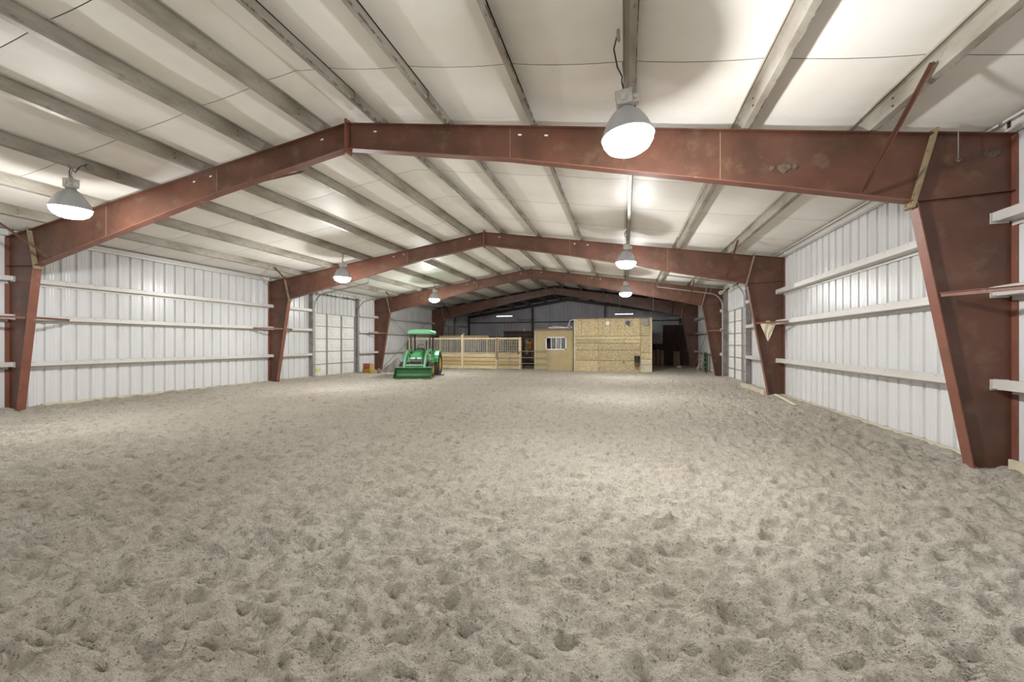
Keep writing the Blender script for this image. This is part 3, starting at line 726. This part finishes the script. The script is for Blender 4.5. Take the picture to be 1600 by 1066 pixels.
MB().box(px_[2]+9.7-.05, px_[2]+9.7+.05, -.11, -.07, .62, 1.9).build('door_stile', M_OLDW, R); MB().box(3.52, 3.62, -.1, -.07, .95, 1.06).build('latch', M_DARKST, R)
R = thing('stall_divider', 'pine boarded stall divider behind the barred stall front', 'partition', (-10.9, 27.4, 0))
MB().box(-1.85, 1.85, -.05, .05, 1.98, 2.13).build('top_beam', M_PINE, R)
for k in range(4): MB().box(-1.85, 1.85, -.02, .02, .02+k*.24, .25+k*.24).build('plank', M_OLDW, R)
for x in (-1.75, 0, 1.75): MB().box(x-.06, x+.06, -.06, .06, -.1, 2.3 if x == 0 else 2.0).build('post', M_PINE, R)
MB().box(.05, 1.2, -.03, .0, 1.0, 1.95).build('mesh_panel', M_JAMB, R)
R = thing('stall_wall', 'dark brown boarded wall behind the stalls and tan room', 'partition', (-7.2, 29.0, 0))
for k in range(10): MB().box(-1.25, 1.9, -.02+random.uniform(-.004, .004), .02, .02+k*.242, .25+k*.242).build('board', M_DKW, R)
MB().box(-1.3, 1.95, -.05, .05, 2.42, 2.47).build('cap_rail', M_DKW, R)
R = thing('paint_can', 'small pale can standing on the dark boarded wall', 'can', (-6.9, 29.0, 2.47)); MB().lathe([(.001, 0), (.06, 0), (.06, .13), (.001, .13)], n=14).build('can_body', M_WHITE, R); MB().lathe([(.062, .12), (.064, .135), (.05, .137)], n=14).build('lid', M_JAMB, R)
# brown hanging boards in the opening
R = thing('hanging_blankets', 'brown and ochre blankets hung in the dark stall opening', 'blanket', (-5.6, 25.4, 0))
for x, w, z0, z1, m in ((-.3, .22, .9, 1.8, M_OLDW), (.08, .26, .5, 1.85, M_RUST), (-.1, .18, 1.2, 1.7, M_ORG)):
    mb = MB(); n = 10
    for k in range(n+1):
        xx = x-w/2+w*k/n; mb.v += [(xx, .03*math.sin(k*1.7), z0), (xx, .015*math.sin(k*1.7), z1)]
    mb.f = [(2*k, 2*k+2, 2*k+3, 2*k+1) for k in range(n)]; mb.build('blanket_fold', m, R)
MB().tube([(-.45, 0, 1.86), (.35, 0, 1.86)], .015, 6).build('hanging_pole', M_JAMB, R); 
MB().box(-.47, -.44, -.03, .03, -.1, 1.9).box(.34, .37, -.03, .03, -.1, 1.9).build('support', M_DKW, R)
# pipe gate across the opening
R = thing('pipe_gate', 'grey tubular gate across the opening before the tan room', 'gate', (-7.5, YS-.16, 0))
for z in (.05, .39, .74, 1.12): MB().tube([(0, 0, z), (3.15, -.03, z)], .018, 8).build('rail', M_BLUEG, R)
for x in (0.02, .78, 1.5, 2.35, 3.13): MB().tube([(x, 0, .02), (x, -.01, 1.14)], .015, 8).build('upright', M_BLUEG, R)
# white conduit frame near far-left door is part of door_3; tall pole in stalls
R = thing('halter_rack', 'dark shape of tack hanging on the stall bars', 'tack', (-8.6, 25.2, 1.0))
for k in range(5): MB().tube([(-.6+k*.3, 0, .05+.05*(k % 2)), (-.55+k*.3, 0, .22), (-.45+k*.3, 0, .05)], .02, 5).build('strap', M_BLACK, R)
MB().tube([(-.7, 0, .22), (.9, 0, .22)], .015, 6).build('rack_rail', M_JAMB, R); MB().box(-.72, -.68, -.02, .02, -1, .24).box(.88, .92, -.02, .02, -1, .24).build('rack_leg', M_JAMB, R)

# ------------------------------------------------------------------ tan room with window
YT = 24.3
tx0, tx1 = -5.15, -2.87
R = thing('tan_room', 'tan panelled tack room with a white window and lumber on its roof', 'room', (-4, YT, 0))
wx0, wx1, wz0, wz1 = -4.5, -3.28, 1.2, 1.96
def fr(name, x0, x1, z0, z1, y0=-.03, y1=.0, m=M_TAN): return MB().box(x0+4, x1+4, y0, y1, z0, z1).build(name, m, R)
fr('front_panel', tx0, tx1, -.1, 1.145, -.035, .0); fr('front_panel', tx0, tx1, wz1, 2.33); fr('front_panel', tx0, wx0, 1.15, wz1); fr('front_panel', wx1, tx1, 1.15, wz1)
fr('front_panel', wx0, wx1, 1.15, wz0)
fr('corner_trim', tx0-.03, tx0+.03, -.1, 2.34, -.05, .0, M_LTBD)
fr('side_panel', tx0, tx0+.03, -.1, 2.33, .0, 3.2); fr('back_panel', tx0, tx1, -.1, 2.33, 3.17, 3.2); fr('roof_panel', tx0-.05, tx1, 2.33, 2.38, -.1, 3.25, M_OLDW)
Wn = MB().box(wx0, wx1, YT-.06, YT-.0, wz0, wz0+.06).box(wx0, wx1, YT-.06, YT, wz1-.06, wz1).box(wx0, wx0+.06, YT-.06, YT, wz0, wz1).box(wx1-.06, wx1, YT-.06, YT, wz0, wz1).build('window_1', M_WHITE)
struct(Wn, 'white framed sliding window in the tan room')
for f in (.27, .5, .74):
    xx = wx0+(wx1-wx0)*f; MB().box(xx-.018, xx+.018, YT-.055, YT-.02, wz0+.06, wz1-.06).build('mullion', M_WHITE, Wn)
fs = [0.05, .27, .5, .74, .95]
for a, b in zip(fs[:-1], fs[1:]):
    MB().box(wx0+(wx1-wx0)*a+.01, wx0+(wx1-wx0)*b-.01, YT-.034, YT-.030, wz0+.055, wz1-.055).build('pane', M_GLASS, Wn)
for a, b, m in ((.05, .27, M_PLUM), (.27, .5, M_CURT), (.5, .74, M_WHITE), (.74, .95, M_CURT)):
    mb = MB(); n = 12
    for k in range(n+1):
        xx = wx0+(wx1-wx0)*(a+(b-a)*k/n); yy = YT+.05+.012*math.sin(k*2.1); mb.v += [(xx, yy, wz0), (xx, yy, wz1)]
    mb.f = [(2*k, 2*k+2, 2*k+3, 2*k+1) for k in range(n)]; mb.build('curtain', m, Wn)
# lumber and pipe on its roof
def lumber(p, q, w, h, m, label, nm='lumber_board', cat='lumber'):
    o = MB().bar(p, q, w, h).build(nm, m, bevel=.004); tag(o, label, cat, 'lumber on the tan room')
lumber((-5.1, YT+.05, 2.42), (-3.0, YT+.3, 2.42), .12, .05, M_OLDW, 'long brown board lying along the tan room roof edge')
lumber((-4.35, YT+.4, 2.42), (-3.95, YT+.5, 2.42), .2, .08, M_PINEL, 'short pale offcut flat on the tan room roof')
lumber((-4.4, YT+.4, 2.52), (-2.95, YT+.45, 2.50), .1, .06, M_WHITE, 'long white board laid over the offcut on the tan room')
lumber((-4.2, YT+.55, 2.62), (-3.0, YT+.6, 2.5), .07, .03, M_WHITE, 'thin white strip leaning across the tan room roof')
o = MB().tube([(-3.3, YT+.3, 2.52), (-3.15, YT+.3, 2.66), (-2.98, YT+.3, 2.5)], .03, 8).tube([(-3.2, YT+.3, 2.7), (-3.1, YT+.3, 2.9), (-2.98, YT+.3, 2.98), (-2.89, YT+.3, 2.96)], .03, 8).build('white_hose', M_WHITE)
tag(o, 'white hose coiled against the plywood wall above the tan room', 'hose')

# ------------------------------------------------------------------ plywood (osb) room
YO = 24.1
R = thing('plywood_room', 'tall room clad in strand board sheets at the far end', 'room', (-.7, YO, 0))
ox0, ox1, xm = -2.80, 1.40, .84
def ob(name, x0, x1, z0, z1, d=0, m=M_OSB): return MB().box(x0+.7+.007, x1+.7-.007, -.03-d, 0, z0+.009, z1-.009).build(name, m, R)
zz = [-.1, .62, 1.21, 1.6, 1.79, 1.99, 2.97]
for i, (a, b) in enumerate(zip(zz[:-1], zz[1:])):
    cut = [ox0, -1.45, xm] if i in (0, 1, 5) else [ox0, -1.2 if i == 3 else -1.45, .0 if i == 3 else xm, xm]
    cut = sorted(set(cut))
    for p, q in zip(cut[:-1], cut[1:]): ob('osb_sheet', p, q, a, b, random.uniform(0, .012), random.choice(OSBS))
for a, b in ((.72, 1.05), (1.05, 2.0), (2.0, 2.97)): ob('osb_sheet', xm, ox1, a, b, .006, random.choice(OSBS))
ob('pale_board', xm, ox1, .42, .72, .02, M_LTBD); ob('pale_board', xm, ox1, -.1, .42, .016, M_LTBD)
MB().box(ox0+.7-.02, ox0+.7+.06, -.05, .0, -.1, 3.0).build('corner_trim', M_LTBD, R); MB().box(ox1+.7-.03, ox1+.7+.03, -.06, .0, -.1, 2.99).build('corner_trim', M_PINEL, R)
MB().box(ox1+.7-.03, ox1+.7, 0, 3.8, -.1, 2.97).build('side_wall', M_OSB, R); MB().box(ox0+.7, ox0+.73, 0, 3.8, -.1, 2.97).build('side_wall', M_OSB, R)
MB().box(ox0+.7, ox1+.7, 3.77, 3.8, -.1, 2.97).build('back_wall', M_OSB, R); MB().box(ox0+.66, ox1+.74, -.05, 3.85, 2.975, 3.01).build('roof_panel', M_OLDW, R)
for k in range(1, 10): MB().box(ox0+.7+k*.4-.006, ox0+.7+k*.4+.006, -.043, -.03, 2.0, 2.95).build('batten', M_OLDW, R)
def onwall(u_x, z): return (u_x, YO-.047, z)
R = thing('wall_clock', 'round white clock high on the plywood wall', 'clock', onwall(-.93, 2.72))
MB().lathe([(.001, -.03), (.1, -.03), (.115, -.02), (.115, 0), (.001, 0)], n=28, axis='y').build('clock_face', M_WHITE, R); MB().lathe([(.105, -.036), (.12, -.03), (.12, 0)], n=28, axis='y').build('clock_rim', M_BAR, R)
MB().bar((0, -.034, 0), (.0, -.034, .07), .006, .004, (0, 1, 0)).bar((0, -.034, 0), (.05, -.034, .01), .008, .004, (0, 1, 0)).build('clock_hands', M_BLACK, R)
R = thing('box_fan', 'small grey fan on a bracket high on the plywood wall', 'fan', onwall(.16, 2.72))
MB().box(-.14, .14, -.07, -.03, -.14, .16).build('fan_housing', M_JAMB, R); MB().lathe([(.02, -.072), (.11, -.075), (.12, -.07)], n=18, axis='y').build('fan_grille', M_DKM, R); MB().bar((.02, -.03, -.1), (.1, -.012, -.22), .14, .012).build('bracket', M_DKM, R)
R = thing('electrical_box', 'flat grey electrical box at the top right corner of the plywood wall', 'box', onwall(1.1, 2.74))
MB().box(-.15, .15, -.09, 0, -.18, .2).build('box_body', M_GREY, R, bevel=.008); MB().box(-.13, .13, -.1, -.09, -.16, .18).build('box_cover', M_JAMB, R)
R = thing('feed_bucket', 'black bucket with a rusty base hung low on the plywood wall', 'bucket', onwall(.64, .33))
MB().lathe([(.001, .2), (.13, .2), (.15, .55), (.158, .56), (.14, .56), (.12, .22)], (0, -.17, 0), 20).build('bucket_body', M_BLACK, R); MB().lathe([(.001, 0), (.12, 0), (.135, .2), (.001, .2)], (0, -.17, 0), 20).build('rusty_base', M_RUST, R)
MB().tube([(-.14, -.17, .55), (-.08, -.06, .64), (0, -.02, .66), (.08, -.06, .64), (.14, -.17, .55)], .006, 6).build('bail', M_JAMB, R)
R = thing('wall_outlet', 'tiny dark outlet low on the plywood wall', 'outlet', onwall(-.06, .52)); MB().box(-.04, .04, -.02, 0, -.06, .06).build('cover_plate', M_GREY, R); MB().box(-.012, .012, -.025, -.02, -.03, .03).build('socket', M_BLACK, R)
o = MB().tube([(1.25, YO+.1, 3.01), (1.45, YO+.1, 3.25), (1.5, YO+.1, 3.35), (1.5, YO+.1, 4.45)], .012, 6).build('conduit', M_BLUEG); tag(o, 'thin bent conduit rising from the plywood roof corner', 'pipe')
o = MB().tube([(-.3, YO+1.5, 3.02), (-.3, YO+1.5, 4.8)], .01, 6).build('conduit', M_BLUEG); tag(o, 'thin straight conduit rising from the middle of the plywood roof', 'pipe')

# ------------------------------------------------------------------ dark aisle right of the plywood room
R = thing('aisle_stall', 'dark stall front at the back of the right aisle', 'stall', (2.6, 32.0, 0))
for k in range(9):
    MB().box(-1.0+k*.31, -.7+k*.31, -.02+random.uniform(-.01, .01), .02, 0, 1.5).build('board', M_DKW, R)
MB().box(-1.05, .0, -.03, .02, 1.55, 2.3).build('upper_panel', M_JAMB, R); MB().box(0.05, 1.8, -.03, .02, 1.52, 2.9).build('upper_panel', M_DKW, R); MB().box(-1.05, 1.8, -.05, .05, 1.5, 1.55).build('rail', M_DKW, R)
def leanboard(x, y, h, w, lean, m, label, rotz=0):
    o = MB().box(-w/2, w/2, -.02, .02, 0, h).build('plank', m, bevel=.004); o.location = (x, y, hz(x, y)-.02); o.rotation_euler = (-lean, 0, rotz); tag(o, label, 'plank', 'planks in the right aisle'); return o
for i, x in enumerate((2.0, 2.28, 2.56)): leanboard(x, 31.4, 1.15+.05*(i % 2), .22, .12, M_OLDW, ['leftmost', 'middle', 'rightmost'][i]+' of three weathered planks leaning in the dark aisle')
leanboard(3.5, 31.2, 1.05, .42, .1, M_OLDW, 'single weathered plank standing alone at the right of the dark aisle')
leanboard(4.02, 26.1, .95, .26, -.3, M_LTBD, 'pale plank leaning on the right wall below the lower girt', math.pi/2)
R = thing('aisle_rail', 'pale pipe rail high across the dark right aisle', 'pipe', (1.5, 28.2, 3.2)); MB().tube([(0, 0, 0), (2.0, 0, .02)], .035, 8).build('pipe', M_BLUEG, R); MB().tube([(.05, 0, 0), (.05, 0, 1.3)], .008, 5).tube([(1.95, 0, 0), (1.95, 0, 1.1)], .008, 5).build('hanger', M_JAMB, R)
R = thing('corral_panel', 'small green-grey tubular corral panel leaning by the right wall', 'gate', (4.05, 23.3, hz(4.05, 23.3)))
for k in range(5): MB().tube([(.0, 0, .08+k*.24), (.05, 2.5, .08+k*.24)], .02, 8).build('rail', M_BLUEG, R)
for y in (0, 1.25, 2.5): MB().tube([(.02*y, y, 0), (.02*y, y, 1.1)], .022, 8).build('upright', M_GREEND if y == 0 else M_BLUEG, R)
R = thing('rubber_post', 'black upright post behind the corral panel on the right', 'post', (4.25, 24.6, 0)); MB().box(-.07, .07, -.07, .07, -.1, 1.1).build('post_body', M_BLACK, R); MB().box(-.08, .08, -.08, .08, 1.1, 1.13).build('post_cap', M_GREY, R)
o = MB().tube([(3.3+.12*math.sin(k*.9), 28.1+.02*k, .05+.1*abs(math.sin(k*.5))) for k in range(16)], .025, 6).build('hose', M_LTBD); tag(o, 'pale hose tangled at the foot of the farthest right column', 'hose')
# right-hand odds and ends
o = MB().bar((4.12, 13.4, hz(4.12, 13.4)+.03), (4.0, 11.6, hz(4.0, 11.6)+.025), .06, .03).build('fence_board', M_CREAM, bevel=.004); tag(o, 'pale narrow board lying on the sand bank by the second right column', 'board')
R = thing('rag', 'cream triangular rag hung on the brace of the second right column', 'rag', (3.95, FY[1]-.34, 2.02))
mb = MB(); n = 8
for j in range(n+1):
    w = .19*(1-j/n)+.01
    for i in range(n+1): mb.v.append((-w+2*w*i/n, .012*math.sin(i*1.5+j), .12-.5*j/n))
mb.f = [(j*(n+1)+i, j*(n+1)+i+1, (j+1)*(n+1)+i+1, (j+1)*(n+1)+i) for j in range(n) for i in range(n)]; mb.build('cloth', M_CREAM, R); MB().box(-.05, .05, -.01, .01, .1, .2).build('knot', M_CREAM, R)
o = MB().tube([(3.87, FY[0]-.12, rz(3.87)-.01), (3.87, FY[0]-.12, 3.80), (3.855, FY[0]-.12, 3.775), (3.875, FY[0]-.12, 3.76), (3.89, FY[0]-.12, 3.78)], .005, 6).build('wire_hook', M_BLUEG); tag(o, 'thin wire hook hanging from the first right knee', 'hook')
for (x, z, s, w) in ((2.05, 3.93, .09, 'on the first right rafter web'), (4.28, 3.86, .05, 'in the first right knee corner')):
    mb = MB()
    for k in range(9): 
        a = k*.7; mb.lathe([(.001, -.02), (.03, -.016), (.04, 0)], (x+s*math.cos(a)*random.random()*1.6, FY[0]-.006, z+s*.5*math.sin(a)*random.random()), 8, 'y')
    o = mb.build('mud_nest', M_MUD); tag(o, f'crumbled mud nest stuck {w}', 'nest', 'mud nests')

# ------------------------------------------------------------------ straw and clods on the sand
mb = MB()
for k in range(120):
    y = 1.6+7*random.random()**1.7; x = random.uniform(-1.0*y-.6, min(4.1, .75*y+.4)); a = random.uniform(0, 6.28); l = random.uniform(.03, .10); z = hz(x, y)+.012
    mb.bar((x, y, z), (x+l*math.cos(a), y+l*math.sin(a), z+random.uniform(-.005, .03)),   .0016, .0012)
o = tag(mb.build('straw', M_STRAW), 'loose pale straw bits scattered over the foreground sand', 'straw'); o['kind'] = 'stuff'
ico = [(0, 0, 1), (.9, 0, .3), (.28, .86, .3), (-.73, .53, .3), (-.73, -.53, .3), (.28, -.86, .3), (0, 0, -.6)]
icf = [(0, 1, 2), (0, 2, 3), (0, 3, 4), (0, 4, 5), (0, 5, 1), (6, 2, 1), (6, 3, 2), (6, 4, 3), (6, 5, 4), (6, 1, 5)]
mb = MB()
for k in range(2600):
    y = 1.5+11*random.random()**1.6; x = random.uniform(-1.05*y-.6, min(4.3, .85*y+.5)); z = hz(x, y); r = random.uniform(.002, .0045)*(1+random.random()**8*1.6); a = random.uniform(0, 6.28)
    c, s = math.cos(a), math.sin(a)
    mb.add([(x+r*(p*c-q*s)*random.uniform(.7, 1.3), y+r*(p*s+q*c), z+r*t*.8) for p, q, t in ico], icf)
o = tag(mb.build('dirt_clods', M_CLOD), 'small dark dirt clods over the foreground sand', 'dirt'); o['kind'] = 'stuff'
